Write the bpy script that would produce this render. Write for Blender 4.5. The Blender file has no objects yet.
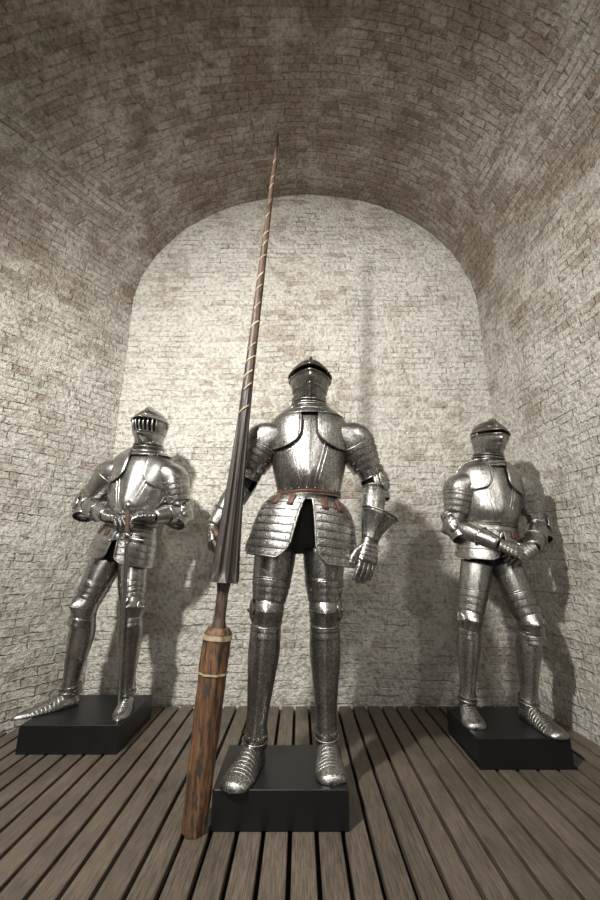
import bpy, math, random
from mathutils import Vector, Matrix, noise
V = Vector
random.seed(4)
COL = bpy.context.scene.collection
bpy.context.scene.view_settings.view_transform = 'Standard'

# ------------------------------------------------------------------ materials
def newmat(name):
    m = bpy.data.materials.new(name); m.use_nodes = True
    nt = m.node_tree; nt.nodes.clear()
    out = nt.nodes.new('ShaderNodeOutputMaterial')
    p = nt.nodes.new('ShaderNodeBsdfPrincipled')
    nt.links.new(p.outputs[0], out.inputs[0])
    return m, nt, p
def N(nt, t, **k):
    n = nt.nodes.new(t)
    for a, b in k.items(): setattr(n, a, b)
    return n
def ramp(nt, src, stops):
    r = nt.nodes.new('ShaderNodeValToRGB')
    e = r.color_ramp.elements
    while len(e) < len(stops): e.new(0.5)
    for i, (p, c) in enumerate(stops):
        e[i].position = p
        e[i].color = (c, c, c, 1) if not isinstance(c, tuple) else (*c, 1)
    nt.links.new(src, r.inputs[0])
    return r.outputs[0]
def mixc(nt, fac, a, b, mode='MIX'):
    m = nt.nodes.new('ShaderNodeMix'); m.data_type = 'RGBA'; m.blend_type = mode
    for idx, s in ((0, fac), (6, a), (7, b)):
        if isinstance(s, (int, float)): m.inputs[idx].default_value = s
        elif isinstance(s, tuple): m.inputs[idx].default_value = (*s, 1)
        else: nt.links.new(s, m.inputs[idx])
    return m.outputs[2]
def math_(nt, op, a, b=0.0, clamp=False):
    m = nt.nodes.new('ShaderNodeMath'); m.operation = op; m.use_clamp = clamp
    for i, s in enumerate((a, b)):
        if isinstance(s, (int, float)): m.inputs[i].default_value = s
        else: nt.links.new(s, m.inputs[i])
    return m.outputs[0]
def noise_(nt, vec, scale, detail=4, rough=.55):
    n = N(nt, 'ShaderNodeTexNoise'); n.inputs['Scale'].default_value = scale
    n.inputs['Detail'].default_value = detail; n.inputs['Roughness'].default_value = rough
    if vec is not None: nt.links.new(vec, n.inputs['Vector'])
    return n
def brick_layer(nt, uvname, seed, bl, bh, n_mid, n_fine, n_low):
    uv = N(nt, 'ShaderNodeUVMap', uv_map=uvname).outputs[0]
    off = N(nt, 'ShaderNodeVectorMath', operation='ADD'); nt.links.new(uv, off.inputs[0])
    off.inputs[1].default_value = (seed * 3.1, seed * 1.7, seed)
    vec = off.outputs[0]
    for src, amt in ((n_low, .07), (n_mid, .026), (n_fine, .020)):
        s = N(nt, 'ShaderNodeVectorMath', operation='SUBTRACT'); nt.links.new(src.outputs['Color'], s.inputs[0])
        s.inputs[1].default_value = (.5, .5, .5)
        k = N(nt, 'ShaderNodeVectorMath', operation='SCALE'); nt.links.new(s.outputs[0], k.inputs[0]); k.inputs['Scale'].default_value = amt
        a = N(nt, 'ShaderNodeVectorMath', operation='ADD'); nt.links.new(vec, a.inputs[0]); nt.links.new(k.outputs[0], a.inputs[1])
        vec = a.outputs[0]
    b = N(nt, 'ShaderNodeTexBrick'); nt.links.new(vec, b.inputs['Vector'])
    b.offset = .5; b.offset_frequency = 2; b.squash = .6; b.squash_frequency = 3
    b.inputs['Color1'].default_value = (0, 0, 0, 1); b.inputs['Color2'].default_value = (1, 1, 1, 1)
    b.inputs['Mortar'].default_value = (.5, .5, .5, 1)
    b.inputs['Scale'].default_value = 1; b.inputs['Mortar Size'].default_value = .0068
    b.inputs['Mortar Smooth'].default_value = 1.0
    b.inputs['Brick Width'].default_value = bl; b.inputs['Row Height'].default_value = bh
    return b.outputs['Color'], b.outputs['Fac']

def brick_mat(name, seed, bare_amt=.40, white_amt=.52, dim=1.0, bl=.18, bh=.050, bumpd=.036, vault=False, z0=2.6, z1=4.0):
    m, nt, p = newmat(name)
    pos = N(nt, 'ShaderNodeNewGeometry').outputs['Position']
    n_low = noise_(nt, pos, 1.1, 2); n_mid = noise_(nt, pos, 8, 5, .62); n_fine = noise_(nt, pos, 38, 5, .65)
    n_pat = noise_(nt, pos, 1.5, 8, .68); n_big = noise_(nt, pos, .6, 3); n_wh = noise_(nt, pos, 4, 9, .74)
    n_gr = noise_(nt, pos, 110, 3, .6)
    rnd, mor = brick_layer(nt, 'UVMap', seed, bl, bh, n_mid, n_fine, n_low)
    if vault:
        r2, m2 = brick_layer(nt, 'UVAlong', seed + 5, bl, bh, n_mid, n_fine, n_low)
        att = N(nt, 'ShaderNodeUVMap', uv_map='UVArc').outputs[0]
        sx = N(nt, 'ShaderNodeSeparateXYZ'); nt.links.new(att, sx.inputs[0])
        mk = math_(nt, 'ADD', sx.outputs[0], math_(nt, 'MULTIPLY', math_(nt, 'SUBTRACT', n_pat.outputs[0], .5), .5))
        mk = ramp(nt, mk, [(.33, 0.0), (.36, 1.0)])
        rnd = mixc(nt, mk, r2, rnd); mor = mixc(nt, mk, m2, mor)
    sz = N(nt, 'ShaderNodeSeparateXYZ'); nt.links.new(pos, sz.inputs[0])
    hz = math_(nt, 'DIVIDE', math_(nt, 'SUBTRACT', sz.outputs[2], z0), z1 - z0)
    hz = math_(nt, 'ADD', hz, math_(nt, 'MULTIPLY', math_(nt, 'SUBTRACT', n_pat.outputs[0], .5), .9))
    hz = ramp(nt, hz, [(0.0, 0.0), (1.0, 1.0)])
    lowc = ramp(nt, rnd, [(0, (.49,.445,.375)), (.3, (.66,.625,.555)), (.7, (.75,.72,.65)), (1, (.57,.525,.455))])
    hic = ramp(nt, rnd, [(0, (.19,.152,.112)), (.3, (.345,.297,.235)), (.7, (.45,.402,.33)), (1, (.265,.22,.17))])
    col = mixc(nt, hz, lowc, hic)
    pm = math_(nt, 'ADD', math_(nt, 'MULTIPLY', n_pat.outputs[0], .66), math_(nt, 'MULTIPLY', n_mid.outputs[0], .34))
    pm = math_(nt, 'ADD', pm, math_(nt, 'MULTIPLY', math_(nt, 'SUBTRACT', rnd, .5), .15))
    pm = math_(nt, 'ADD', pm, math_(nt, 'MULTIPLY', hz, .04))
    bm = ramp(nt, pm, [(1 - bare_amt - .03, 0.0), (1 - bare_amt + .05, 1.0)])
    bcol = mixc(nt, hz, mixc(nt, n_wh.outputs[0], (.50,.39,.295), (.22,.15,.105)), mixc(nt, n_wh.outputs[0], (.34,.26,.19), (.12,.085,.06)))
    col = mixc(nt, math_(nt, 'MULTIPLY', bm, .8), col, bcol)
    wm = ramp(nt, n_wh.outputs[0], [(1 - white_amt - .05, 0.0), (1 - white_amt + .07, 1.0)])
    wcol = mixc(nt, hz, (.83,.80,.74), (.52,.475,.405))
    jcol = mixc(nt, hz, (.47,.42,.35), (.21,.175,.135))  # mortar darker than the bricks, groove shadow painted into its colour
    col = mixc(nt, math_(nt, 'MULTIPLY', mor, .52), col, jcol)
    wf = math_(nt, 'MULTIPLY', wm, math_(nt, 'SUBTRACT', .74, math_(nt, 'MULTIPLY', bm, .40)))
    col = mixc(nt, wf, col, wcol)
    speck = ramp(nt, n_fine.outputs[0], [(.3, .52), (.54, 1.05)])
    col = mixc(nt, 1.0, col, speck, 'MULTIPLY')
    big = ramp(nt, n_big.outputs[0], [(.3, .88 * dim), (.7, 1.04 * dim)])
    col = mixc(nt, 1.0, col, big, 'MULTIPLY')
    nt.links.new(col, p.inputs['Base Color']); p.inputs['Roughness'].default_value = .93
    p.inputs['Specular IOR Level'].default_value = .2
    h = math_(nt, 'MULTIPLY', math_(nt, 'SUBTRACT', 1.0, math_(nt, 'MULTIPLY', mor, math_(nt, 'SUBTRACT', 1.0, math_(nt, 'MULTIPLY', wm, .7)))), .40)
    h = math_(nt, 'ADD', h, math_(nt, 'MULTIPLY', rnd, .50))
    h = math_(nt, 'ADD', h, math_(nt, 'MULTIPLY', n_mid.outputs[0], 1.1))
    h = math_(nt, 'ADD', h, math_(nt, 'MULTIPLY', n_fine.outputs[0], 1.1))
    h = math_(nt, 'ADD', h, math_(nt, 'MULTIPLY', n_gr.outputs[0], .15))
    h = math_(nt, 'SUBTRACT', h, math_(nt, 'MULTIPLY', bm, .25))
    bp = N(nt, 'ShaderNodeBump'); bp.inputs['Strength'].default_value = 1.0; bp.inputs['Distance'].default_value = bumpd
    nt.links.new(h, bp.inputs['Height']); nt.links.new(bp.outputs[0], p.inputs['Normal'])
    return m
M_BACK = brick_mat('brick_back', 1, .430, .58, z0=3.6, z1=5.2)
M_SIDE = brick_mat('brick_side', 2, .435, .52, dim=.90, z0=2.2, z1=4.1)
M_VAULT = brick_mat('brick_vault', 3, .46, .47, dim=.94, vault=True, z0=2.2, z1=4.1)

def steel(name, light, dark, rough=.3, etch=0.0, esc=60, patina=.5):
    m, nt, p = newmat(name)
    tc = N(nt, 'ShaderNodeTexCoord').outputs['Object']
    n1 = noise_(nt, tc, 8, 7, .68); n2 = noise_(nt, tc, 90, 4, .6)
    f = ramp(nt, n1.outputs[0], [(.33, 0.0), (.33 + .35 * patina + .05, 1.0)])
    col = mixc(nt, f, dark, light)
    sp = ramp(nt, n2.outputs[0], [(.3, .62), (.5, 1.0)])
    col = mixc(nt, 1.0, col, sp, 'MULTIPLY')
    hsrc = n2.outputs[0]
    if etch > 0:
        vo = N(nt, 'ShaderNodeTexVoronoi'); vo.inputs['Scale'].default_value = esc; nt.links.new(tc, vo.inputs['Vector'])
        vo.feature = 'DISTANCE_TO_EDGE'
        w = N(nt, 'ShaderNodeTexWave'); w.inputs['Scale'].default_value = 16; w.inputs['Distortion'].default_value = 10
        w.inputs['Detail'].default_value = 4; w.inputs['Detail Scale'].default_value = 5; nt.links.new(tc, w.inputs['Vector'])
        e1 = ramp(nt, vo.outputs[0], [(.03, 0.0), (.14, 1.0)])
        e2 = ramp(nt, w.outputs['Fac'], [(.18, 0.0), (.5, 1.0)])
        e = math_(nt, 'MULTIPLY', e1, e2)
        col = mixc(nt, math_(nt, 'MULTIPLY', math_(nt, 'SUBTRACT', 1.0, e), etch), col, tuple(c * .38 for c in dark))
        hsrc = math_(nt, 'ADD', math_(nt, 'MULTIPLY', n2.outputs[0], .4), e)
    nt.links.new(col, p.inputs['Base Color'])
    p.inputs['Metallic'].default_value = 1
    r = ramp(nt, n1.outputs[0], [(.3, rough + .14), (.7, rough)])
    nt.links.new(r, p.inputs['Roughness'])
    bp = N(nt, 'ShaderNodeBump'); bp.inputs['Strength'].default_value = .27; bp.inputs['Distance'].default_value = .0012
    nt.links.new(hsrc, bp.inputs['Height']); nt.links.new(bp.outputs[0], p.inputs['Normal'])
    return m
M_ETCH = steel('etched_steel', (.55,.54,.515), (.27,.262,.245), .28, .62, 85)
M_HELM = steel('dark_etched_steel', (.42,.405,.38), (.19,.18,.165), .26, .60, 85)
M_POL = steel('polished_steel', (.53,.525,.51), (.27,.264,.252), .22, 0, patina=.5)
M_LEGS = steel('dark_polished_steel', (.45,.442,.425), (.22,.214,.204), .22, 0, patina=.5)
M_DARKS = steel('browned_steel', (.27,.24,.205), (.11,.10,.084), .26, 0)
M_ENGR = steel('engraved_steel', (.54,.53,.505), (.27,.262,.245), .27, .54, 100)
M_EDGE = steel('edge_steel', (.72,.70,.66), (.48,.46,.43), .26)

def plain(name, c, rough=.6, metal=0, nscale=30, var=.4, bump=.3):
    m, nt, p = newmat(name)
    tc = N(nt, 'ShaderNodeTexCoord').outputs['Object']
    n = noise_(nt, tc, nscale, 5, .6)
    f = ramp(nt, n.outputs[0], [(.3, 0.0), (.7, 1.0)])
    col = mixc(nt, f, tuple(x * (1 - var) for x in c), c)
    nt.links.new(col, p.inputs['Base Color'])
    p.inputs['Roughness'].default_value = rough; p.inputs['Metallic'].default_value = metal
    bp = N(nt, 'ShaderNodeBump'); bp.inputs['Strength'].default_value = bump; bp.inputs['Distance'].default_value = .002
    nt.links.new(n.outputs[0], bp.inputs['Height']); nt.links.new(bp.outputs[0], p.inputs['Normal'])
    return m
M_BLACK = plain('painted_shade_black', (.006,.006,.006), .9)  # flat black, painted shade for helmet openings
M_BED = plain('dark_floor_bed', (.017,.014,.012), .9)
M_CLOTH = plain('dark_arming_cloth', (.03,.027,.025), .9, nscale=90)
M_LEATH = plain('red_brown_leather', (.12,.05,.028), .6)
M_GLOVE = plain('brown_glove_leather', (.12,.078,.05), .55)
M_PLINTH = plain('black_satin_board', (.005,.005,.006), .42, nscale=12, bump=.03)
M_GOLD = plain('worn_gilding', (.50,.42,.27), .55, .05, nscale=80, var=.6)

def wood_mat(name, a, b, rough=.6, along='Z', sc=6, chip=None, chipat=.52, isl=(.68, 1.12)):
    m, nt, p = newmat(name)
    tc = N(nt, 'ShaderNodeTexCoord').outputs['Object']
    g = N(nt, 'ShaderNodeNewGeometry')
    mp = N(nt, 'ShaderNodeMapping'); nt.links.new(tc, mp.inputs[0])
    s = [sc * 9] * 3; s['XYZ'.index(along)] = sc * .45
    mp.inputs['Scale'].default_value = s
    vadd = N(nt, 'ShaderNodeVectorMath', operation='ADD'); nt.links.new(mp.outputs[0], vadd.inputs[0])
    cmb = N(nt, 'ShaderNodeCombineXYZ')
    sh = math_(nt, 'MULTIPLY', g.outputs['Random Per Island'], 37.0 if chip is None else 0.0)
    for i in range(3): nt.links.new(sh, cmb.inputs[i])
    nt.links.new(cmb.outputs[0], vadd.inputs[1])
    n = noise_(nt, vadd.outputs[0], 1.0, 9, .72)
    n2 = noise_(nt, tc, 4, 5, .6)
    f = ramp(nt, n.outputs[0], [(.36, 0.0), (.64, 1.0)])
    col = mixc(nt, f, a, b)
    if chip is None:
        rr = ramp(nt, g.outputs['Random Per Island'], [(0, isl[0]), (1, isl[1])])
        col = mixc(nt, 1.0, col, rr, 'MULTIPLY')
    else:
        mp2 = N(nt, 'ShaderNodeMapping'); nt.links.new(tc, mp2.inputs[0])
        s2 = [1, 1, 1]; s2['XYZ'.index(along)] = .16; mp2.inputs['Scale'].default_value = s2
        n3 = noise_(nt, mp2.outputs[0], 55, 9, .76)
        c = ramp(nt, n3.outputs[0], [(chipat, 0.0), (chipat + .05, 1.0)])
        col = mixc(nt, c, col, chip)
    bl = ramp(nt, n2.outputs[0], [(.3, .70), (.7, 1.05)])
    col = mixc(nt, 1.0, col, bl, 'MULTIPLY')
    nt.links.new(col, p.inputs['Base Color']); p.inputs['Roughness'].default_value = rough
    bp = N(nt, 'ShaderNodeBump'); bp.inputs['Strength'].default_value = .5; bp.inputs['Distance'].default_value = .002
    nt.links.new(n.outputs[0], bp.inputs['Height']); nt.links.new(bp.outputs[0], p.inputs['Normal'])
    return m
M_FLOOR = wood_mat('weathered_deck', (.060,.047,.036), (.185,.150,.115), .5, 'Y', 24, isl=(.8, 1.08))
M_SHAFT = wood_mat('lance_wood', (.045,.028,.02), (.13,.08,.055), .5, 'Z', 8, chip=(.022,.016,.013))
M_CONE = wood_mat('lance_cone', (.018,.014,.012), (.052,.040,.032), .45, 'Z', 8, chip=(.14,.09,.06), chipat=.60)
M_BUTT = wood_mat('lance_butt', (.085,.042,.022), (.22,.105,.046), .62, 'Z', 7, chip=(.038,.028,.022), chipat=.50)

# ------------------------------------------------------------------ mesh builder
def frame(A, B, front):
    z = (B - A).normalized(); y = front - z * front.dot(z)
    y.normalize(); return y.cross(z), y, z
def samp(prof, t):
    P = [tuple(r) + (0,) * (6 - len(r)) for r in prof]
    if t <= P[0][0]: return P[0]
    if t >= P[-1][0]: return P[-1]
    i = 0
    while P[i + 1][0] < t: i += 1
    a, b = P[i], P[i + 1]; h = b[0] - a[0]; u = (t - a[0]) / h
    pa = P[i - 1] if i > 0 else a; pb = P[i + 2] if i + 2 < len(P) else b
    o = [t]
    for k in range(1, 6):
        ma = (b[k] - pa[k]) / max(1e-6, b[0] - pa[0]) * h
        mb = (pb[k] - a[k]) / max(1e-6, pb[0] - a[0]) * h
        d = b[k] - a[k]
        ma = max(-3 * abs(d), min(3 * abs(d), ma)); mb = max(-3 * abs(d), min(3 * abs(d), mb))
        o.append((2*u**3-3*u*u+1)*a[k] + (u**3-2*u*u+u)*ma + (-2*u**3+3*u*u)*b[k] + (u**3-u*u)*mb)
    return o
class Bd:
    def __init__(s): s.v = []; s.f = []; s.zmin = None; s.mark = None
    def grid(s, rings, closed):
        o = len(s.v); n = len(rings[0])
        for r in rings: s.v.extend(r)
        for i in range(len(rings) - 1):
            for j in range(n if closed else n - 1):
                k = (j + 1) % n
                s.f.append((o+i*n+j, o+i*n+k, o+(i+1)*n+k, o+(i+1)*n+j))
    def ring(s, A, B, fr, row, add, a0, a1, n, e):
        x, y, z = fr; t, rx, ry, ox, oy, kl = row[:6]
        C = A + (B - A) * t + x * ox + y * oy; pts = []
        full = abs(a1 - a0) >= 359.9
        for j in range(n if full else n + 1):
            ph = math.radians(a0 + (a1 - a0) * j / n)
            c, q = math.cos(ph), math.sin(ph)
            cc = math.copysign(abs(c) ** (2 / e), c); ss = math.copysign(abs(q) ** (2 / e), q)
            dk = abs((math.degrees(ph) - 90 + 180) % 360 - 180)
            kk = kl * max(0, 1 - dk / 55) ** 1.3
            pts.append(C + x * (rx + add) * cc + y * ((ry + add) * ss + kk))
        return pts, full
    def band(s, A, B, front, prof, m=12, n=36, a=(0, 360), e=2.0, af=None, add=0):
        fr = frame(A, B, front); rs = []
        t0, t1 = prof[0][0], prof[-1][0]
        for i in range(m + 1):
            t = t0 + (t1 - t0) * i / m
            aa = af((i / m)) if af else a
            r, full = s.ring(A, B, fr, samp(prof, t), add, aa[0], aa[1], n, e); rs.append(r)
        s.grid(rs, full); return rs
    def lames(s, A, B, front, prof, k, flare=.004, n=36, a=(0, 360), e=2.0, af=None, add=0, rev=False):
        fr = frame(A, B, front); t0, t1 = prof[0][0], prof[-1][0]; dt = (t1 - t0) / k
        for j in range(k):
            ta = t0 + dt * j; rs = []
            for u, fl in ((-.12, -.001), (.1, 0.0), (.5, .55), (.93, 1.0), (1.0, .8), (1.0, .1)):
                uu = 1 - u if rev else u
                t = ta + dt * uu
                q = min(1, max(0, (t - t0) / (t1 - t0)))
                aa = af(q) if af else a
                r, full = s.ring(A, B, fr, samp(prof, t), add + flare * fl, aa[0], aa[1], n, e); rs.append(r)
            s.grid(rs, full)
    def tube(s, pts, r, n=6, closed=False):
        rs = []; L = len(pts)
        for i, p in enumerate(pts):
            a = pts[(i - 1) % L] if (closed or i > 0) else p
            b = pts[(i + 1) % L] if (closed or i < L - 1) else p
            d = (b - a)
            if d.length < 1e-6: d = V((0, 0, 1))
            d.normalize()
            h = V((0, 0, 1)) if abs(d.z) < .9 else V((1, 0, 0))
            x = d.cross(h).normalized(); y = d.cross(x)
            rr = r[i] if isinstance(r, (list, tuple)) else r
            rs.append([p + x * rr * math.cos(2*math.pi*j/n) + y * rr * math.sin(2*math.pi*j/n) for j in range(n)])
        if closed: rs.append(rs[0])
        s.grid(rs, True)
        if not closed:
            for rg in (rs[0], rs[-1]):
                o = len(s.v); s.v.extend(rg); s.f.append(tuple(range(o, o + n)))
    def dot(s, P, r=.004):
        n = 8; rs = []
        for i in range(1, 4):
            th = math.pi * i / 4
            rs.append([P + V((r*math.sin(th)*math.cos(2*math.pi*j/n), r*math.sin(th)*math.sin(2*math.pi*j/n), r*math.cos(th))) for j in range(n)])
        s.grid(rs, True)
        for rg in (rs[0], rs[-1]):
            o = len(s.v); s.v.extend(rg); s.f.append(tuple(range(o, o + n)))
    def rivets(s, A, B, front, prof, t, angs, add=.003, r=.004, e=2.0):
        fr = frame(A, B, front); row = samp(prof, t)
        for a in angs:
            p, _ = s.ring(A, B, fr, row, add, a, a + 1, 1, e); s.dot(p[0], r)
    def rim(s, A, B, front, prof, t, a=(0, 360), r=.004, add=.002, n=36, e=2.0):
        fr = frame(A, B, front)
        p, full = s.ring(A, B, fr, samp(prof, t), add, a[0], a[1], n, e)
        s.tube(p, r, 6, full)
    def disc(s, C, nrm, up, rx, ry, dome, n=28, flutes=0, heart=0):
        nrm = nrm.normalized(); y = (up - nrm * up.dot(nrm)).normalized(); x = y.cross(nrm); rs = []
        for i in range(8):
            q = i / 7.0; ring = []
            for j in range(n):
                ph = 2 * math.pi * j / n
                rr = max(q, .02)
                fl = 1 + heart * math.cos(2 * ph) * .3
                hgt = dome * (1 - q * q) + (flutes and .004 * q * math.cos(flutes * ph))
                ring.append(C + x * rx * rr * fl * math.cos(ph) + y * ry * rr * math.sin(ph) + nrm * hgt)
            rs.append(ring)
        s.grid(rs, True)
    def make(s, name, parent, mat, solid=.0025, label=None, bevel=0, smooth=True, mat2=None):
        org = V(parent['base']) if parent is not None and 'base' in parent else V((0, 0, 0))
        vs = []
        for p in s.v:
            z = p.z if s.zmin is None else max(p.z, s.zmin)
            vs.append((p.x - org.x, p.y - org.y, z - org.z))
        me = bpy.data.meshes.new(name); me.from_pydata(vs, [], s.f); me.update()
        if smooth: me.polygons.foreach_set('use_smooth', [True] * len(me.polygons))
        me.materials.append(mat)
        if mat2 is not None and s.mark is not None:
            me.materials.append(mat2)
            for i in range(s.mark, len(me.polygons)): me.polygons[i].material_index = 1
        o = bpy.data.objects.new(name, me); COL.objects.link(o)
        if parent is not None:
            o.parent = parent
            if 'base' in parent: o['base'] = tuple(parent['base'])
        if solid:
            sm = o.modifiers.new('thick', 'SOLIDIFY'); sm.thickness = solid; sm.offset = 0
        if bevel:
            bm = o.modifiers.new('bev', 'BEVEL'); bm.width = bevel; bm.segments = 3
        if label: o['label'] = label
        return o
def empty(name, base, label, category, group=None):
    o = bpy.data.objects.new(name, None); COL.objects.link(o); o.location = base
    o['base'] = tuple(base); o['label'] = label; o['category'] = category
    o.empty_display_size = .1
    if group: o['group'] = group
    return o

# ------------------------------------------------------------------ room
YB = 3.06; YF = -1.6; ZS = 3.06; RISE = 1.26; XC = .08
def xl(y): return -1.475 - min(1.45, (YB - y) * .65)
def xr(y): return 1.56 + (YB - y) * .05
def structure(name, rows, uvsets, mat, relief=.012):
    me = bpy.data.meshes.new(name); n = len(rows[0]); v = []; f = []
    for r in rows: v.extend(r)
    for i in range(len(rows) - 1):
        for j in range(n - 1):
            f.append((i*n+j, i*n+j+1, (i+1)*n+j+1, (i+1)*n+j))
    me.from_pydata([tuple(p) for p in v], [], f)
    for nm, uvs in uvsets.items():
        flat = [u for r in uvs for u in r]
        ul = me.uv_layers.new(name=nm)
        for l in me.loops: ul.data[l.index].uv = flat[l.vertex_index]
    me.update()
    nm = [vv.normal.copy() for vv in me.vertices]
    for i, vv in enumerate(me.vertices):
        d = noise.noise(vv.co * 1.3) * relief + noise.noise(vv.co * 5) * relief * .5
        vv.co += nm[i] * d
    me.polygons.foreach_set('use_smooth', [True] * len(me.polygons))
    me.materials.append(mat)
    o = bpy.data.objects.new(name, me); COL.objects.link(o); o['kind'] = 'structure'
    return o
def lin(a, b, n): return [a + (b - a) * i / n for i in range(n + 1)]
rows = []; uvs = []
for k in range(91):
    q = k / 90; rr = []; uu = []
    z = -.06 + q * (ZS + .06 + RISE)
    for x in lin(-1.0, 1.0, 60):
        hw = 1.0
        if z > ZS: hw = math.sqrt(max(0, 1 - ((z - ZS) / RISE) ** 2))
        X = XC + x * hw * ((XC - xl(YB)) if x < 0 else (xr(YB) - XC))
        rr.append(V((X, YB, z))); uu.append((X, z))
    rows.append(rr); uvs.append(uu)
structure('wall_back', rows, {'UVMap': uvs}, M_BACK, .004)
ys = lin(YB, YF, 90)
def along(fx):
    s = 0; o = []; pv = None
    for y in ys:
        p = V((fx(y), y))
        if pv is not None: s += (p - pv).length
        pv = p; o.append(s)
    return o
AL_ = along(xl); AR_ = along(xr)
for nm, fx, sg, al in (('wall_left', xl, 1, AL_), ('wall_right', xr, -1, AR_)):
    rows = []; uvs = []
    for z in lin(-.06, ZS, 50):
        rows.append([V((fx(y), y, z)) for y in ys]); uvs.append([(5 + a, z) for a in al])
    if sg < 0: rows.reverse(); uvs.reverse()
    structure(nm, rows, {'UVMap': uvs}, M_SIDE, .012)
rows = []; u1 = []; u2 = []; u3 = []
for i, y in enumerate(ys):
    r = []; u = []; s = 0; pv = None
    for k in range(97):
        ph = math.pi * (1 - k / 96)
        c = math.cos(ph); hw = (XC - xl(y)) if c < 0 else (xr(y) - XC)
        p = V((XC + hw * c, y, ZS + RISE * math.sin(ph)))
        if pv is not None: s += (p - pv).length
        pv = p; r.append(p); u.append(s)
    mid = u[48]; tot = u[-1]
    rows.append(r); u1.append([(a - mid, YB - y) for a in u])
    u2.append([(5 + AL_[i], ZS + a) if k < 48 else (5 + AR_[i], ZS + tot - a) for k, a in enumerate(u)])
    u3.append([(min(k, 96 - k) / 48, 0) for k in range(97)])
structure('ceiling', rows, {'UVMap': u1, 'UVAlong': u2, 'UVArc': u3}, M_VAULT, .02)

vs = []; fs = []; mi = []
pitch = .096; w = .080
def boxv(x0, x1, y0, y1, z0, z1, mat):
    b = .003; o = len(vs)
    vs.extend([(x0,y0,z0),(x1,y0,z0),(x1,y1,z0),(x0,y1,z0),
               (x0,y0,z1-b),(x1,y0,z1-b),(x1,y1,z1-b),(x0,y1,z1-b),
               (x0+b,y0+b,z1),(x1-b,y0+b,z1),(x1-b,y1-b,z1),(x0+b,y1-b,z1)])
    for q in ((0,3,2,1),(0,1,5,4),(1,2,6,5),(2,3,7,6),(3,0,4,7),(4,5,9,8),(5,6,10,9),(6,7,11,10),(7,4,8,11),(8,9,10,11)):
        fs.append(tuple(o + a for a in q)); mi.append(mat)
x = -3.1
while x < 1.85:
    yb = YB - .02
    if x < xl(YB): yb = YB - (xl(YB) - x) / .65
    if yb > YF and x > -2.92: boxv(x, min(x + w, xr(0) + .1), YF, yb, -.028, 0.0, 0)
    x += pitch
boxv(-3.0, 1.85, YF, YB, -.08, -.05, 1)
me = bpy.data.meshes.new('floor'); me.from_pydata(vs, [], fs); me.update()
me.materials.append(M_FLOOR); me.materials.append(M_BED)
me.polygons.foreach_set('material_index', mi)
o = bpy.data.objects.new('floor', me); COL.objects.link(o); o['kind'] = 'structure'

# ------------------------------------------------------------------ plinths
def plinth(x0, x1, y0, y1, label):
    b = Bd(); h = .13
    c = [V((x0,y0,.001)),V((x1,y0,.001)),V((x1,y1,.001)),V((x0,y1,.001)),V((x0,y0,h)),V((x1,y0,h)),V((x1,y1,h)),V((x0,y1,h))]
    ce = V(((x0+x1)/2, (y0+y1)/2, 0)); b.v = [p - ce for p in c]
    b.f = [(0,3,2,1),(0,1,5,4),(1,2,6,5),(2,3,7,6),(3,0,4,7),(4,5,6,7)]
    o = b.make('display_plinth', None, M_PLINTH, 0, bevel=.003, smooth=False)
    o.location = ce; o['label'] = label; o['category'] = 'plinth'; o['group'] = 'black plinths under the suits of armour'
    return o
plinth(-.325, .18, 1.76, 2.13, 'low black box plinth beside the lance butt')
plinth(-1.44, -.925, 2.35, 2.83, 'low black box plinth under the armour with the sword')
plinth(.843, 1.29, 2.2, 2.61, 'low black box plinth under the armour with crossed hands')
PZ = .131

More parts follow.
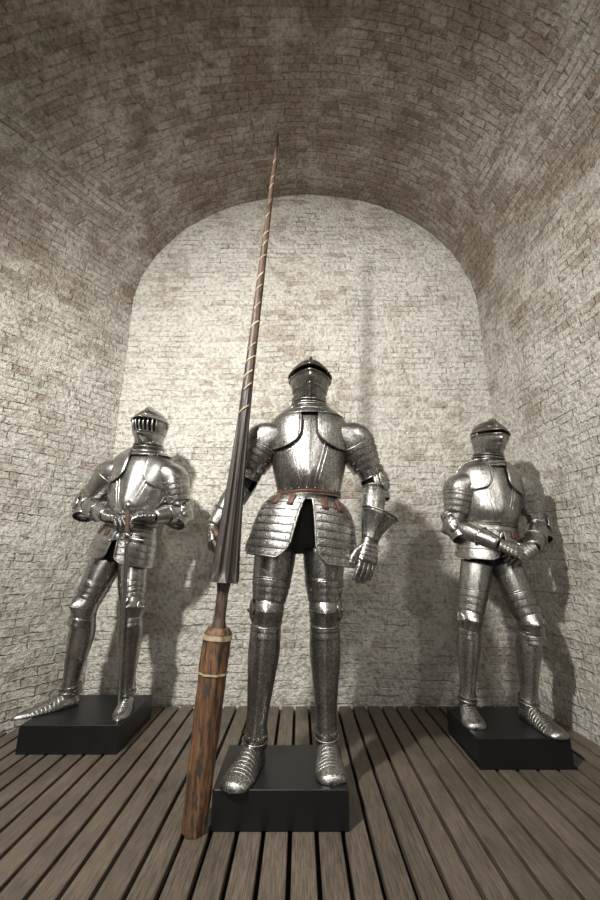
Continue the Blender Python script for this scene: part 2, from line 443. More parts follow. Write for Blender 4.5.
# ------------------------------------------------------------------ armour parts
FR = V((0, -1, 0)); UP = V((0, 0, 1))
SKULL = [(0,.004,.004),(.025,.034,.048),(.08,.060,.082),(.17,.081,.108),(.30,.094,.126),(.44,.097,.131),(.58,.091,.120),(.72,.081,.102),(.84,.076,.090),(.93,.078,.088),(1,.090,.100)]
def scl(prof, k, add=0): return [(r[0], r[1]*k+add, r[2]*k+add) + tuple(c*k for c in r[3:]) for r in prof]
def cut(prof, t0, t1, n=6, fn=None):
    o = []
    for i in range(n + 1):
        t = t0 + (t1 - t0) * i / n; r = list(samp(prof, t))
        if fn: r = fn(i / n, r)
        o.append(tuple(r))
    return o
def helmet(root, T, Nk, fr, s, style, m, md):
    P = scl(SKULL, s)
    b = Bd(); b.band(T, Nk, fr, P, 26, 44)
    b.rim(T, Nk, fr, P, 1.0, r=.005)
    X, Y, Z = frame(T, Nk, fr)
    rings = []; path = [(.28*(1-i/12), 1) for i in range(13)] + [(.62*i/16, -1) for i in range(1, 17)]
    L = len(path)
    for i, (t, sg) in enumerate(path):
        row = samp(P, t); u = i / (L - 1); hh = .020 * s * math.sin(math.pi * u) ** .7
        base = T + (Nk - T) * t + Y * sg * (row[2] - .003)
        nrm = (Y * sg * row[2] + (-Z) * (.42 - t) * .3 * s)
        if t < .03: nrm = -Z
        nrm.normalize()
        rings.append([base + X * .012, base + X*.004 + nrm * hh*.8, base + nrm * hh, base - X*.004 + nrm * hh*.8, base - X * .012])
    b.grid(rings, False)
    h = b.make('helmet', root, m)
    if style == 'barred': t1, tv, sa, pk = .34, .66, 48, 1.1
    elif style == 'wide': t1, tv, sa, pk = .37, .47, 26, 1.2
    else: t1, tv, sa, pk = .37, .46, 26, 1.5
    # face plate whose upper edge dips at the sides and comes to a point in front
    def vf(u, r):
        r[1] += .006; r[2] += .008 + .010 * math.sin(math.pi * min(1, u * 1.5)) ; r[5] = .075 * s * math.sin(math.pi * min(1, .22 + u * .78)) ** 1.2; return r
    VP = cut(P, tv, .93, 10, vf)
    b = Bd(); b.band(T, Nk, fr, VP, 14, 44, a=(-12, 192)); b.rim(T, Nk, fr, VP, tv, a=(-12, 192), r=.004)
    b.rim(T, Nk, fr, VP, .93, a=(-12, 192), r=.0045)
    if style != 'barred': b.rim(T, Nk, fr, VP, .72, a=(0, 180), r=.003, add=.001)
    b.rivets(T, Nk, fr, VP, .88, range(10, 180, 20), r=.0026)
    for a_ in ((-12, sa), (180 - sa, 192)):
        CP = cut(P, t1 - .04, tv + .02, 4, lambda u, r: [r[0], r[1]+.008, r[2]+.009] + r[3:])
        b.band(T, Nk, fr, CP, 6, 12, a=a_)
    for sg in (1, -1):
        row = samp(P, .42)
        b.disc(T + (Nk - T) * .42 + X * sg * (row[1] + .009), X * sg, UP, .020*s, .020*s, .007, n=20)
    b.mark = len(b.f)
    if style != 'barred':
        for (tt, aa) in [(t_, a_) for t_ in (.54,.60,.66) for a_ in (52, 60, 68)]:
            b.rivets(T, Nk, fr, VP, tt, [aa], add=.0002, r=.0022)  # black dots paint the dark of the breath holes
    b.make('visor', h, m, mat2=M_BLACK)
    def pf(u, r):
        r[1] += .005 + .006 * u * pk; r[2] += .006 + .014 * u ** 1.6 * s * pk; r[5] = .028 * u * s * pk; return r
    PP = cut(P, t1 - .12, t1, 6, pf)
    b = Bd(); b.band(T, Nk, fr, PP, 8, 44, a=(-8, 188)); b.rim(T, Nk, fr, PP, t1, a=(-8, 188), r=.003)
    b.rim(T, Nk, fr, PP, t1 - .12, a=(-8, 188), r=.002, add=.001)
    b.make('peak', h, md if style != 'barred' else m)
    b = Bd(); SP = cut(P, t1 - .04, tv + .03, 4, lambda u, r: [r[0], r[1]+.003, r[2]+.004] + r[3:])
    b.band(T, Nk, fr, SP, 5, 30, a=(sa - 15, 195 - sa)); b.make('eye_slit_shade', h, M_BLACK, 0, label='black strip painting the shade of the eye opening')  # solid black strip over the skull stands in for shade inside the helmet
    if style == 'barred':
        BP = cut(P, t1 - .03, tv + .03, 5, lambda u, r: [r[0], r[1]+.012, r[2]+.014 + .010*math.sin(math.pi*u)] + r[3:])
        fr3 = frame(T, Nk, fr)
        for a_ in range(58, 126, 13):
            b = Bd()
            pts = [b.ring(T, Nk, fr3, samp(BP, t_), 0, a_, a_ + 1, 1, 2)[0][0] for t_ in lin(BP[0][0], BP[-1][0], 6)]
            b.tube(pts, .0044, 8)
            b.make('visor_bar', h, M_EDGE, 0, label='bright vertical steel bar')
    return h
def gorget(root, Nk, fr, s, m, up=UP):
    A = Nk + up * .055 * s; B = Nk - up * .055 * s
    P = scl([(0,.082,.088),(.30,.086,.092),(.55,.100,.100),(.78,.130,.113),(1,.175,.128)], s)
    b = Bd(); b.lames(A, B, fr, P, 4, .005)
    b.rim(A, B, fr, P, 0, r=.006); b.make('gorget', root, m)
TORSO = [(0,.085,.075),(.05,.125,.09),(.16,.172,.118,0,0,.004),(.35,.188,.140,0,0,.010),(.58,.185,.152,0,0,.020),(.78,.170,.152,0,0,.032),(.92,.155,.138,0,0,.026),(1,.150,.128,0,0,.014)]
def torso(root, Nk, W, fr, s, m, leather=False):
    P = scl(TORSO, s)
    b = Bd(); b.band(Nk, W, fr, P, 24, 44, a=(-6, 186))
    b.rim(Nk, W, fr, P, .07, a=(25, 155), r=.006); b.rim(Nk, W, fr, P, 1, a=(-6, 186), r=.005)
    b.rivets(Nk, W, fr, P, .95, range(10, 180, 14), r=.003)
    X, Y, Z = frame(Nk, W, fr)
    for sg in (-1, 1):
        for k_ in (0, 6):
            pts = []
            for i in range(15):
                u = i / 14; t = .12 + .8 * u; a_ = 90 + sg * (34 + k_ - 26 * u)
                pts.append(b.ring(Nk, W, (X, Y, Z), samp(P, t), .0006, a_, a_ + 1, 1, 2)[0][0])
            b.tube(pts, .0018, 6)
    b.make('breastplate', root, m)
    b = Bd(); b.band(Nk, W, fr, [(r[0], r[1]*.985, r[2]*.92) for r in P], 18, 36, a=(172, 368)); b.make('backplate', root, m)
    if leather:
        for a_ in ((38, 58), (122, 142)):
            b = Bd()
            b.band(Nk, W, fr, cut(P, .02, .12, 4, lambda u, r: [r[0], r[1]+.008, r[2]+.008] + r[3:]), 6, 6, a=a_)
            b.make('shoulder_strap', root, M_LEATH, .004, label='red-brown leather strap')
    b = Bd(); BP = cut(P, .965, 1.0, 3, lambda u, r: [r[0], r[1]+.005, r[2]+.005] + r[3:])
    b.band(Nk, W, fr, BP, 3, 40); b.make('waist_belt', root, M_LEATH if leather else M_DARKS, .004, label='narrow belt around the waist')
def skirt(root, W, Pv, fr, s, m, prof, full_k=2, k=5, split=(4, 14), side=15, fl=.3, corner=.25):
    prof = scl(prof, s)
    b = Bd(); b.lames(W, Pv, fr, cut(prof, 0, fl, 4), full_k, .003, add=.001); b.make('fauld', root, m)
    tp = cut(prof, fl*.6, 1.0, 8, lambda u, r: [r[0], r[1]+.008, r[2]+.008] + r[3:])
    for sg in (0, 1):
        def af(u, sg=sg):
            c = max(0, (u - (1 - corner)) / corner)
            g = split[0] + (split[1] - split[0]) * u ** .6 + 10 * c ** 3
            sd = side - 28 * c ** 2.2
            return (90 + g, 180 + sd) if sg else (-sd, 90 - g)
        b = Bd(); b.lames(W, Pv, fr, tp, k, .0024, n=26, af=af)
        for i in range(k):
            u = (i + .45) / k; a0, a1 = af(u); t = tp[0][0] + (1 - tp[0][0]) * u
            b.rivets(W, Pv, fr, tp, t, [a0 + 6, a0 + (a1 - a0) * .35, a0 + (a1 - a0) * .65, a1 - 8], add=.003, r=.0028)
        f3 = frame(W, Pv, fr); e0 = []; e1 = []
        for i in range(25):
            u = i / 24; t = tp[0][0] + (1 - tp[0][0]) * u; a0, a1 = af(u)
            rg, _ = b.ring(W, Pv, f3, samp(tp, t), .003, a0, a1, 20, 2)
            e0.append(rg[0]); e1.append(rg[-1])
            if i == 24: bot = rg
        b.tube(e0 + bot[1:-1] + list(reversed(e1)), .0040, 6)
        ob = b.make('tasset', root, m)
        for c in ((112, 135) if sg else (68, 45)):
            b = Bd()
            b.band(W, Pv, fr, cut(tp, tp[0][0], tp[0][0] + .16, 3), 3, 4, a=(c-4, c+4), add=.007); b.make('tasset_strap', ob, M_LEATH, .003, label='red-brown leather strap')
    b = Bd(); b.lames(W, Pv, fr, cut(prof, fl*.6, .8, 6), max(2, k - 2), .004, n=24, a=(205, 335)); b.make('culet', root, m)
def pauldron(root, S, E, out, fr, s, m, Nk=None, W=None, big=1.0, wing=1.0):
    s2 = s * big
    ax = (E - S).normalized(); B = S + ax * .27 * s
    prof = scl([(-.32,.004,.004,-out*.080),(-.305,.046,.044,-out*.072),(-.26,.072,.066,-out*.053),(-.18,.086,.082,-out*.033),(-.04,.093,.092,-out*.013),(.12,.090,.094,-out*.002),(.34,.080,.086),(.66,.062,.066)], s2)
    cap = cut(prof, -.32, .20, 14); low = cut(prof, .16, .66, 10)
    b = Bd(); b.band(S, B, fr, cap, 22, 40, e=2.25); b.rim(S, B, fr, cap, .20, r=.003, e=2.25)
    b.lames(S, B, fr, low, 4, .0032, n=40, e=2.15)
    b.rivets(S, B, fr, cap, .14, range(0, 360, 24), r=.003, e=2.25)
    for i in range(4): b.rivets(S, B, fr, low, .22 + .125 * i, [90 + 48 * out, 90 - 60 * out], add=.004, r=.003, e=2.15)
    o = b.make('pauldron', root, m)
    P = scl(TORSO, s); c = 90 - out * 50
    def af(u):
        h = 36 * wing * math.sqrt(max(.02, 1 - abs(2 * u - 1) ** 3.2)) + 2
        return (c - h, c + h)
    b = Bd(); wp = cut(P, .02, .52, 8, lambda u, r: [r[0], r[1]+.016, r[2]+.017] + r[3:])
    rr = b.band(Nk, W, fr, wp, 22, 18, af=af)
    edge = [r[0] for r in rr] + [r[-1] for r in reversed(rr)]
    b.tube(edge, .0032, 6, True)
    b.rivets(Nk, W, fr, wp, .46, (c - 14, c, c + 14), r=.003)
    b.make('pauldron_wing', o, m)
def arm(root, S, E, Wr, out, fr, s, m, elbow_dir):
    b = Bd(); up = scl([(.2,.058,.058),(.5,.058,.058),(.86,.051,.053)], s)
    b.band(S, E, fr, up, 10, 28); b.rim(S, E, fr, up, .84, r=.003); b.make('rerebrace', root, m)
    a1 = (S - E).normalized(); a2 = (Wr - E).normalized(); axis = (a2 - a1).normalized()
    ed = (elbow_dir - axis * elbow_dir.dot(axis)).normalized()
    A = E - axis * .06 * s; B = E + axis * .06 * s
    cp = scl([(0,.056,.056,0,0),(.25,.062,.064,0,.002,.006),(.5,.064,.070,0,.004,.02),(.75,.062,.064,0,.002,.006),(1,.056,.056)], s)
    b = Bd(); b.band(A, B, ed, cp, 12, 28, a=(-52, 232))
    b.lames(A - axis*.028*s, A + axis*.006, ed, scl([(0,.058,.058),(1,.060,.060)], s), 2, .002, n=28, a=(-62, 242))
    b.lames(B - axis*.006, B + axis*.028*s, ed, scl([(0,.060,.060),(1,.056,.056)], s), 2, .002, n=28, a=(-62, 242))
    b.rim(A, B, ed, cp, 0, a=(-52, 232), r=.003); b.rim(A, B, ed, cp, 1, a=(-52, 232), r=.003)
    c = b.make('couter', root, m)
    b = Bd(); wd = (fr * .75 + V((out, 0, 0)) * .7)
    wd = (wd - axis * wd.dot(axis)).normalized()
    b.disc(E + wd * .063 * s, wd, axis, .038*s, .054*s, .012, flutes=8); b.make('couter_wing', c, m)
    b = Bd(); lo = scl([(.1,.054,.054),(.3,.057,.058),(.65,.049,.051),(1,.036,.038)], s)
    b.band(E, Wr, fr, lo, 12, 28); b.rim(E, Wr, fr, lo, .12, r=.003)
    b.rivets(E, Wr, fr, lo, .3, [40, 140], r=.003); b.make('vambrace', root, m)
def gauntlet(root, Wr, E, d, nrm, thumb, s, m, curl=(18, 30, 25), cuff=.10, flare=.062, fing=None, spread=.019, cdir=None):
    d = d.normalized(); nrm = (nrm - d * nrm.dot(d)).normalized(); lat = (thumb - d * thumb.dot(d)); lat = (lat - nrm * lat.dot(nrm)).normalized()
    b = Bd(); back = (E - Wr).normalized() if cdir is None else cdir.normalized()
    cp = [(0,.036*s,.034*s),(.3,.041*s,.040*s),(.7,.75*flare*s,.72*flare*s),(1,flare*s,flare*.92*s)]
    b.band(Wr, Wr + back * cuff * s, nrm, cp, 10, 32); b.rim(Wr, Wr + back*cuff*s, nrm, cp, 1, r=.0040)
    b.rivets(Wr, Wr + back*cuff*s, nrm, cp, .9, range(0, 360, 30), r=.003)
    hp = scl([(-.1,.034,.029),(.25,.038,.026),(.7,.045,.024),(1.0,.046,.020)], s)
    K = Wr + d * .092 * s
    b.band(Wr, K, nrm, hp, 6, 24, e=2.4); b.lames(Wr, K, nrm, hp, 5, .0022, n=24, e=2.4, add=.0012, a=(-15, 195))
    side = frame(Wr, K, nrm)[0]
    b.tube([K + side * x * s + nrm * .010*s for x in (-.043, -.02, 0, .02, .043)], .008*s, 8)
    g = b.make('gauntlet', root, m, .0018)
    fm = fing or m
    lens = (.95, 1.05, 1.0, .82)
    for i in range(4):
        off = lat * (1.5 - i) * spread * 1.14 * s
        p = K + off - d * .006 * s; ang = 0; fb = Bd()
        fan = lat * (1.5 - i) * .05
        for k, l0 in enumerate((.044, .031, .026)):
            ang += math.radians(curl[k] * (1 + .06 * i)); dd = (d * math.cos(ang) - nrm * math.sin(ang) + fan).normalized()
            q = p + dd * l0 * lens[i] * s; up_ = (nrm * math.cos(ang) + d * math.sin(ang))
            r0 = (.0105, .0098, .009)[k] * s
            fb.band(p, q, up_, [(-.12,r0*.7,r0*.7),(0,r0,r0),(.5,r0*.96,r0*.96),(1,r0*.93,r0*.93),(1.1,r0*.6,r0*.6)], 5, 12)
            fb.lames(p, q, up_, [(0,r0,r0),(1,r0*.95,r0*.95)], 2, .0014, n=12, a=(-10, 190), add=.0008)
            p = q
        fb.dot(p, .0086 * s); fb.make('finger', g, fm, 0)
    fb = Bd(); p = Wr + d * .032 * s + lat * .034 * s; dd = (d * .72 + lat * .62 - nrm * .25).normalized()
    for k, l0 in enumerate((.038, .034, .026)):
        q = p + dd * l0 * s; r0 = (.0135, .0115, .0105)[k] * s
        fb.band(p, q, nrm, [(-.15,r0*.7,r0*.7),(0,r0,r0),(1,r0*.92,r0*.92),(1.12,r0*.6,r0*.6)], 5, 12)
        fb.lames(p, q, nrm, [(0,r0,r0),(1,r0*.95,r0*.95)], 2, .0014, n=12, a=(-10, 190), add=.0008)
        p = q; dd = (dd + d * .35 - lat * .25 - nrm * .18 * (curl[0] / 20)).normalized()
    fb.dot(p, .01 * s); fb.make('thumb', g, fm, 0)
def leg(root, H, K, An, heel, toe, out, fr, s, m, toew=1.0, point=False):
    cu = scl([(-.05,.096,.098),(.2,.094,.096),(.5,.086,.088),(.8,.073,.075),(.95,.066,.070)], s)
    cu = [(r[0], r[1], r[2], 0, 0, .008) for r in cu]
    b = Bd(); b.band(H, K, fr, cu, 14, 32); b.lames(H, K, fr, cut(cu, .50, .86, 4), 3, .0025, add=.002)
    b.rivets(H, K, fr, cu, .66, (40, 90, 140), add=.004, r=.003); b.rim(H, K, fr, cu, .48, r=.0025)
    b.make('cuisse', root, m)
    ax = ((K - H).normalized() + (An - K).normalized()).normalized(); A = K - ax * .07 * s; B = K + ax * .07 * s
    pc = scl([(0,.065,.070),(.25,.069,.076,0,0,.01),(.5,.071,.082,0,.002,.024),(.75,.068,.074,0,0,.01),(1,.063,.068)], s)
    b = Bd(); b.band(A, B, fr, pc, 14, 32, a=(-40, 220)); b.rim(A, B, fr, pc, 0, a=(-40, 220), r=.003); b.rim(A, B, fr, pc, 1, a=(-40, 220), r=.003)
    b.rim(A, B, fr, pc, .5, a=(20, 160), r=.0025, add=0)
    b.lames(B - ax*.008, B + ax * .045 * s, fr, scl([(0,.065,.070),(1,.064,.070)], s), 2, .002, a=(-30, 210))
    b.lames(A - ax*.035*s, A + ax*.006, fr, scl([(0,.067,.071),(1,.067,.071)], s), 2, .002, a=(-30, 210), rev=True)
    p = b.make('poleyn', root, m)
    b = Bd(); wd = (V((out, 0, 0)) + fr * .25).normalized()
    b.disc(K + wd * .068 * s, wd, UP, .042*s, .050*s, .014, flutes=6, heart=.3); b.dot(K + wd * .085 * s, .008*s); b.make('poleyn_wing', p, m)
    gr = scl([(.1,.064,.066,0,0,.006),(.2,.067,.070,0,-.006,.008),(.36,.069,.076,0,-.012,.010),(.58,.058,.064,0,-.008,.010),(.8,.046,.050,0,-.002,.008),(.93,.044,.048,0,0,.004),(1.02,.050,.056)], s)
    b = Bd(); b.band(K, An, fr, gr, 18, 32); b.rim(K, An, fr, gr, .1, r=.0035); b.rim(K, An, fr, gr, 1.02, r=.003)
    b.rivets(K, An, fr, gr, .97, range(20, 170, 24), r=.0024); b.rivets(K, An, fr, gr, .15, (50, 90, 130), r=.003)
    b.make('greave', root, m)
    hz = V((heel.x, heel.y, PZ)); tz = V((toe.x, toe.y, PZ)); f = toew
    if point: fp = [(0,.028,.05),(.06,.038,.075),(.2,.042,.096),(.34,.044,.072),(.5,.047,.050),(.7,.046,.038),(.88,.030,.026),(.97,.012,.014),(1.0,.001,.002)]
    else: fp = [(0,.028,.05),(.06,.038,.075),(.2,.044,.100),(.36,.048,.086),(.55,.056,.060),(.75,.062,.044),(.9,.054,.034),(.97,.036,.022),(1.0,.002,.002)]
    fp = [(r[0], r[1]*s*f, r[2]*s) for r in fp]
    b = Bd(); b.zmin = PZ + .0005
    b.band(hz, tz, UP, cut(fp, 0, .36, 6), 10, 32); b.lames(hz, tz, UP, cut(fp, .30, .80, 8), 8, .0015, n=32)
    b.band(hz, tz, UP, cut(fp, .78, 1.0, 10), 14, 32, add=.0006)
    b.lames(An - ax * .02, V(((An.x*.7+hz.x*.3), An.y*.75+hz.y*.25, PZ + .06)), fr, scl([(0,.050,.056),(1,.046,.062)], s), 3, .0015)
    b.make('sabaton', root, m, .002)
def undersuit(root, J, s):
    base = V(root['base'])
    pts = [J['pel'], J['W'], (J['W'] + J['Nk']) / 2, J['Nk'] - UP * .05 * s, J['Nk'] + UP * .06 * s]
    rad = [.07, .09, .12, .06, .055]; ed = [(0, 1), (1, 2), (2, 3), (3, 4)]
    for q in ('L', 'R'):
        i = len(pts)
        pts += [J['S' + q], J['E' + q], J['W' + q]]; rad += [.05, .042, .03]; ed += [(2, i), (i, i + 1), (i + 1, i + 2)]
        i = len(pts)
        pts += [J['H' + q], J['K' + q], J['A' + q]]; rad += [.055, .05, .034]; ed += [(0, i), (i, i + 1), (i + 1, i + 2)]
    me = bpy.data.meshes.new('arming_suit'); me.from_pydata([tuple(p - base) for p in pts], ed, []); me.update()
    o = bpy.data.objects.new('arming_suit', me); COL.objects.link(o); o.parent = root
    md = o.modifiers.new('skin', 'SKIN'); md.use_smooth_shade = True
    for i, r in enumerate(rad):
        v = me.skin_vertices[0].data[i]; v.radius = (r * s, r * s)
    me.skin_vertices[0].data[0].use_root = True
    sb = o.modifiers.new('sub', 'SUBSURF'); sb.levels = 1; sb.render_levels = 1
    me.materials.append(M_CLOTH); o['label'] = 'dark padded under-suit showing in the gaps'

def suit(J, s, m, md, style, base, label, **k):
    root = empty('suit_of_armour', base, label, 'suit of armour')
    fr = k.get('fr', FR); ts = k.get('ts', s)
    helmet(root, J['T'], J['Nk'] + UP * .015, k.get('hfr', fr), k.get('hs', 1.0), style, k.get('mh', m), md)
    gorget(root, J['Nk'], fr, s, m)
    torso(root, J['Nk'] - UP * .01, J['W'], fr, ts, m, k.get('leather', False))
    skirt(root, J['W'], J['sk'], fr, ts, m, **k.get('skirt', {}))
    for q, out in (('L', -1), ('R', 1)):
        pauldron(root, J['S'+q], J['E'+q], out, fr, ts, m, J['Nk'], J['W'], k.get('big', 1.0), k.get('wing', 1.0))
        arm(root, J['S'+q], J['E'+q], J['W'+q], out, fr, ts, k.get('marm', m), V((out * .8, .6, -.2)))
        leg(root, J['H'+q], J['K'+q], J['A'+q], J['h'+q], J['t'+q], out, k.get('lfr', {}).get(q, fr), k.get('ls', s), k.get('mleg', m), point=k.get('point', False))
        gauntlet(root, J['W'+q], J['E'+q], m=k.get('mg', m), s=s, **k['hands'][q])
    undersuit(root, J, s)
    return root

C = dict(T=V((.055,1.94,1.965)), Nk=V((.048,1.95,1.700)), W=V((.042,1.95,1.245)), sk=V((.004,1.95,.950)), pel=V((.005,1.99,1.07)),
    SL=V((-.165,1.95,1.552)), EL=V((-.285,1.99,1.32)), WL=V((-.410,1.93,1.10)),
    SR=V((.258,1.95,1.552)), ER=V((.375,1.99,1.32)), WR=V((.318,1.86,1.035)),
    HL=V((-.115,1.95,.99)), KL=V((-.145,1.93,.735)), AL=V((-.190,1.96,.225)),
    HR=V((.112,1.95,.99)), KR=V((.112,1.95,.735)), AR=V((.115,2.00,.225)),
    hL=V((-.180,2.02,0)), tL=V((-.255,1.735,0)), hR=V((.115,2.06,0)), tR=V((.125,1.785,0)))
suit(C, 1.0, M_ETCH, M_DARKS, 'slit', V((-.04,1.95,.13)),
     'etched steel suit of armour with one hand at a tall lance', leather=True, big=1.12, mh=M_HELM,
     skirt=dict(full_k=1, k=8, split=(4, 14), side=4, fl=.10, corner=.35, prof=[(0,.150,.128,0,0,.01),(.10,.182,.150,0,0,.01),(.3,.215,.172),(.65,.240,.19),(1,.256,.20)]),
     hands={'L': dict(d=V((.10,-.45,-.9)), nrm=V((-1,-.15,.1)), thumb=V((.2,-1,.3)), curl=(30,45,35), fing=M_GLOVE, cuff=.09, flare=.056),
            'R': dict(d=V((-.20,-.12,-.95)), nrm=V((.45,-.9,0)), thumb=V((-.9,-.4,0)), curl=(6,12,10), cuff=.135, flare=.085, cdir=V((.42,.05,1)))})

L = dict(T=V((-1.015,2.58,1.935)), Nk=V((-1.02,2.6,1.655)), W=V((-1.07,2.6,1.175)), sk=V((-1.12,2.6,.945)), pel=V((-1.12,2.6,1.0)),
    SL=V((-1.215,2.6,1.51)), EL=V((-1.395,2.62,1.295)), WL=V((-1.165,2.43,1.205)),
    SR=V((-.855,2.6,1.49)), ER=V((-.78,2.62,1.245)), WR=V((-.88,2.42,1.200)),
    HL=V((-1.21,2.6,.94)), KL=V((-1.285,2.56,.68)), AL=V((-1.345,2.62,.225)),
    HR=V((-1.04,2.6,.94)), KR=V((-1.005,2.55,.68)), AR=V((-1.005,2.60,.225)),
    hL=V((-1.31,2.66,0)), tL=V((-1.53,2.41,0)), hR=V((-1.01,2.66,0)), tR=V((-.955,2.385,0)))
suit(L, 1.0, M_POL, M_DARKS, 'barred', V((-1.17,2.58,.13)),
     'polished steel suit of armour with barred visor leaning on a sword', point=True, big=1.14, hs=1.08, ts=1.06, wing=.9, ls=.96,
     lfr={'L': V((-.45,-.9,0)), 'R': FR}, mg=M_LEGS, mleg=M_LEGS, mh=M_LEGS,
     skirt=dict(full_k=3, k=4, split=(2, 8), side=12, fl=.45, prof=[(0,.146,.124,0,0,.012),(.25,.162,.14,0,0,.012),(.6,.178,.155,0,0,.006),(1,.188,.16)]),
     hands={'L': dict(d=V((1,-.5,-.12)), nrm=V((.1,-.35,.95)), thumb=V((.3,1,0)), curl=(22,35,30), cuff=.10, flare=.060),
            'R': dict(d=V((-1,-.5,.02)), nrm=V((-.1,-.35,.95)), thumb=V((-.3,1,0)), curl=(25,40,30), cuff=.10, flare=.060)})

R = dict(T=V((1.215,2.43,1.80)), Nk=V((1.185,2.45,1.545)), W=V((1.145,2.45,1.145)), sk=V((1.125,2.45,.945)), pel=V((1.12,2.45,.97)),
    SL=V((1.005,2.45,1.395)), EL=V((.945,2.46,1.150)), WL=V((1.095,2.25,1.030)),
    SR=V((1.365,2.45,1.395)), ER=V((1.440,2.45,1.145)), WR=V((1.285,2.27,1.015)),
    HL=V((1.04,2.45,.92)), KL=V((.965,2.44,.625)), AL=V((.918,2.47,.22)),
    HR=V((1.205,2.45,.92)), KR=V((1.27,2.38,.61)), AR=V((1.225,2.42,.22)),
    hL=V((.925,2.53,0)), tL=V((.885,2.29,0)), hR=V((1.215,2.48,0)), tR=V((1.245,2.18,0)))
suit(R, .92, M_ENGR, M_DARKS, 'wide', V((1.08,2.43,.13)),
     'engraved grey steel suit of armour with hands crossed in front', big=1.16, hs=1.0, ts=1.0, wing=.95, ls=.90, mh=M_HELM,
     hfr=V((-.05,-1,0)), skirt=dict(full_k=2, k=3, split=(2, 8), side=14, fl=.35, prof=[(0,.146,.124,0,0,.012),(.3,.164,.14,0,0,.01),(1,.190,.16)]),
     hands={'L': dict(d=V((.92,-.20,-.42)), nrm=V((.1,-.8,.55)), thumb=V((.3,.2,1)), curl=(14,22,20), cuff=.12, flare=.062),
            'R': dict(d=V((-.88,.06,-.36)), nrm=V((-.1,-.8,.5)), thumb=V((-.3,.2,1)), curl=(14,22,20), cuff=.11, flare=.060)})

# ------------------------------------------------------------------ sword
def sword(P, Q):
    root = empty('longsword', P, 'long narrow steel sword, point down under armoured hands', 'sword')
    d = (Q - P).normalized(); L_ = (Q - P).length; fr = FR
    b = Bd(); g = .20
    b.band(P, Q, fr, [(g/L_,.013,.004,0,0,.002),(.9,.009,.003,0,0,.0015),(.97,.005,.002),(1.0,.0005,.0005)], 12, 16); b.make('blade', root, M_POL, 0)
    x, y, z = frame(P, Q, fr); G = P + d * g
    b = Bd(); b.tube([G + x * k * .10 + d * (.012 * k * k) for k in lin(-1, 1, 12)], [.009 if abs(k) > .9 else .006 for k in lin(-1, 1, 12)], 10)
    b.tube([G + y * .03 + x * .035 * math.cos(a) + d * .03 * math.sin(a) for a in lin(0, 6.28, 16)][:-1], .004, 6, True)
    b.make('crossguard', root, M_POL, 0)
    b = Bd(); b.band(P + d * .035, G, fr, [(0,.011,.011),(.5,.014,.013),(1,.012,.012)], 8, 14); b.lames(P + d*.035, G, fr, [(0,.011,.011),(.5,.014,.013),(1,.012,.012)], 12, .0015, n=14)
    b.make('grip', root, M_GLOVE, 0)
    b = Bd(); b.band(P - d * .02, P + d * .04, fr, [(0,.002,.002),(.12,.014,.014),(.45,.026,.026),(.8,.018,.018),(1,.008,.008)], 10, 18); b.make('pommel', root, M_POL, 0)
sword(V((-.995,2.325,1.265)), V((-1.01,2.52,.133)))

# ------------------------------------------------------------------ lance
LA = V((-.385, 1.760, 0.002)); LB = V((-.129, 1.85, 3.50))
root = empty('jousting_lance', LA, 'tall dark wooden tournament lance with fluted cone and worn butt', 'lance')
LL = (LB - LA).length
def lathe(name, z0, z1, fn, mat, n=32, m=30, label=None):
    ax = (LB - LA).normalized(); x, y, zz = frame(LA, LB, FR); b = Bd(); rs = []
    for i in range(m + 1):
        z = z0 + (z1 - z0) * i / m
        rs.append([LA + ax * z + x * fn(z, 2*math.pi*j/n) * math.cos(2*math.pi*j/n) + y * fn(z, 2*math.pi*j/n) * math.sin(2*math.pi*j/n) for j in range(n)])
    b.grid(rs, True)
    for rg in (rs[0], rs[-1]):
        o = len(b.v); b.v.extend(rg); b.f.append(tuple(range(o, o + n)))
    return b.make(name, root, mat, 0, label=label)
def ip(z, pts):
    if z <= pts[0][0]: return pts[0][1]
    for (a, ra), (b_, rb) in zip(pts, pts[1:]):
        if z <= b_: return ra + (rb - ra) * (z - a) / (b_ - a)
    return pts[-1][1]
def octa(p, n=8):
    k = 2 * math.pi / n; q = (p + k / 2) % k - k / 2
    return 1 / math.cos(q) * math.cos(k / 2) * 1.04
lathe('butt', 0, .685, lambda z, p: ip(z, [(0,.041),(.03,.045),(.3,.051),(.6,.056),(.66,.057),(.685,.043)]) * octa(p) * (1 + .07 * noise.noise(V((math.cos(p) * 3, math.sin(p) * 3, z * 14)))), M_BUTT, n=64, m=60, label='worn brown octagonal wooden butt')
lathe('grip', .68, .875, lambda z, p: ip(z, [(.68,.032),(.72,.024),(.82,.024),(.875,.032)]), M_SHAFT)
def cone(z, p):
    r = ip(z, [(.86,.060),(.875,.065),(.95,.058),(1.2,.044),(1.5,.032),(1.8,.026)])
    k = abs(math.cos(4*p))
    return r * (1 - .42 * (1 - (1 - k) ** 2.2) * min(1, (z - .86) / .03) * min(1, max(.15, (1.8 - z) / .5)))
lathe('vamplate_cone', .86, 1.80, cone, M_CONE, n=128, m=40, label='dark fluted cone with raised ribs')
def shaft(z, p): return ip(z, [(1.75,.0255),(2.3,.021),(3.0,.014),(3.40,.008),(3.44,.008)])
lathe('shaft', 1.75, 3.36, shaft, M_SHAFT)
lathe('lance_head', 3.34, LL, lambda z, p: ip(z, [(3.34,.010),(3.40,.010),(3.43,.006),(LL,.0008)]), M_DARKS, n=12, label='small pointed iron tip')
for z0 in (.640, .515):
    lathe('gilt_band', z0, z0 + (.018 if z0 > .55 else .006), lambda z, p: ip(z, [(0,.0540),(.3,.0545),(.6,.0588),(.7,.0590)]) * octa(p) + .0014, M_GOLD, n=64, m=2, label='worn gilt ring')
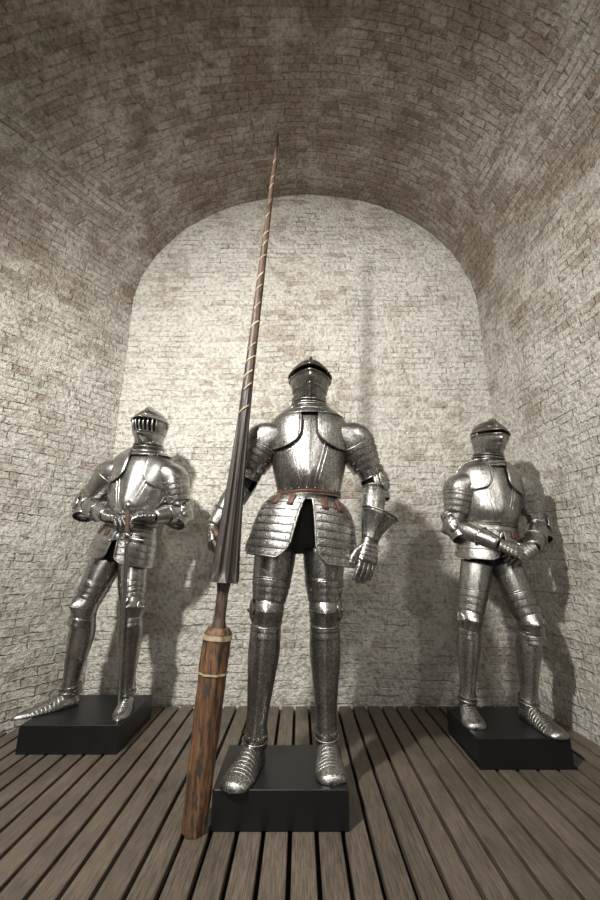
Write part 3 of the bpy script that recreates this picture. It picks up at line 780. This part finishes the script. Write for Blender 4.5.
ax = (LB - LA).normalized(); x_, y_, _z = frame(LA, LB, FR)
rs_ = random.Random(9)
z0 = 1.62
while z0 < 3.25:
    turns = rs_.uniform(.2, .42); wd = rs_.uniform(.0035, .0075) * (1 if z0 < 2.8 else .8); ofs = rs_.uniform(-.25, .25)
    b = Bd(); rs = []
    for i in range(17):
        u = i / 16; ph = .5 * math.pi + ofs + (u - .5) * turns * 2 * math.pi; z = z0 + u * .045
        rr = .0290 if z < 1.8 else shaft(z, 0) + .0012
        dirv = x_ * math.cos(ph) + y_ * math.sin(ph)
        rs.append([LA + ax * (z - wd) + dirv * rr, LA + ax * (z + wd) + dirv * rr])
    b.grid(rs, False)
    b.make('gilt_ribbon', root, M_GOLD, .0012, label='remnant of a spiralling gilt ribbon')
    z0 += rs_.uniform(.06, .13)

# ------------------------------------------------------------------ lights, world, camera
def spot(name, loc, tgt, e, size, r, col):
    l = bpy.data.lights.new(name, 'SPOT'); l.energy = e; l.spot_size = math.radians(size); l.spot_blend = 1.0
    l.shadow_soft_size = r; l.color = col
    o = bpy.data.objects.new(name, l); COL.objects.link(o); o.location = loc
    o.rotation_euler = (V(tgt) - V(loc)).to_track_quat('-Z', 'Y').to_euler()
spot('spot_lamp', (-1.35,-.1,3.15), (.2,2.8,1.2), 760, 125, .085, (1.0,.97,.91))
spot('spot_lamp.001', (1.35,-.2,3.1), (-1.1,2.8,1.4), 110, 120, .10, (1.0,.97,.91))
def area(name, loc, tgt, e, sz, col):
    l = bpy.data.lights.new(name, 'AREA'); l.energy = e; l.size = sz; l.color = col
    o = bpy.data.objects.new(name, l); COL.objects.link(o); o.location = loc
    o.rotation_euler = (V(tgt) - V(loc)).to_track_quat('-Z', 'Y').to_euler()
area('added_ceiling_wash', (0,-1.0,1.6), (0,1.4,4.2), 25, .7, (1.0,.955,.88))  # added light behind the camera to brighten the vault, no fixture there
area('added_low_fill', (-.9,-1.2,.9), (0,2.2,.6), 6, .9, (1.0,.97,.92))  # added weak fill to lift the legs, not a lamp of the room
w = bpy.data.worlds.new('World'); bpy.context.scene.world = w; w.use_nodes = True
w.node_tree.nodes['Background'].inputs[0].default_value = (.92,.9,.87,1)
w.node_tree.nodes['Background'].inputs[1].default_value = .12
cam = bpy.data.cameras.new('camera'); co = bpy.data.objects.new('camera', cam); COL.objects.link(co)
co.location = (0, 0, .96); co.rotation_euler = (math.radians(90 + 15.1), 0, 0)
cam.sensor_fit = 'VERTICAL'; cam.sensor_height = 36; cam.lens = 16; cam.clip_start = .02
bpy.context.scene.camera = co
for ob in bpy.data.objects:
    if 'base' in ob: del ob['base']
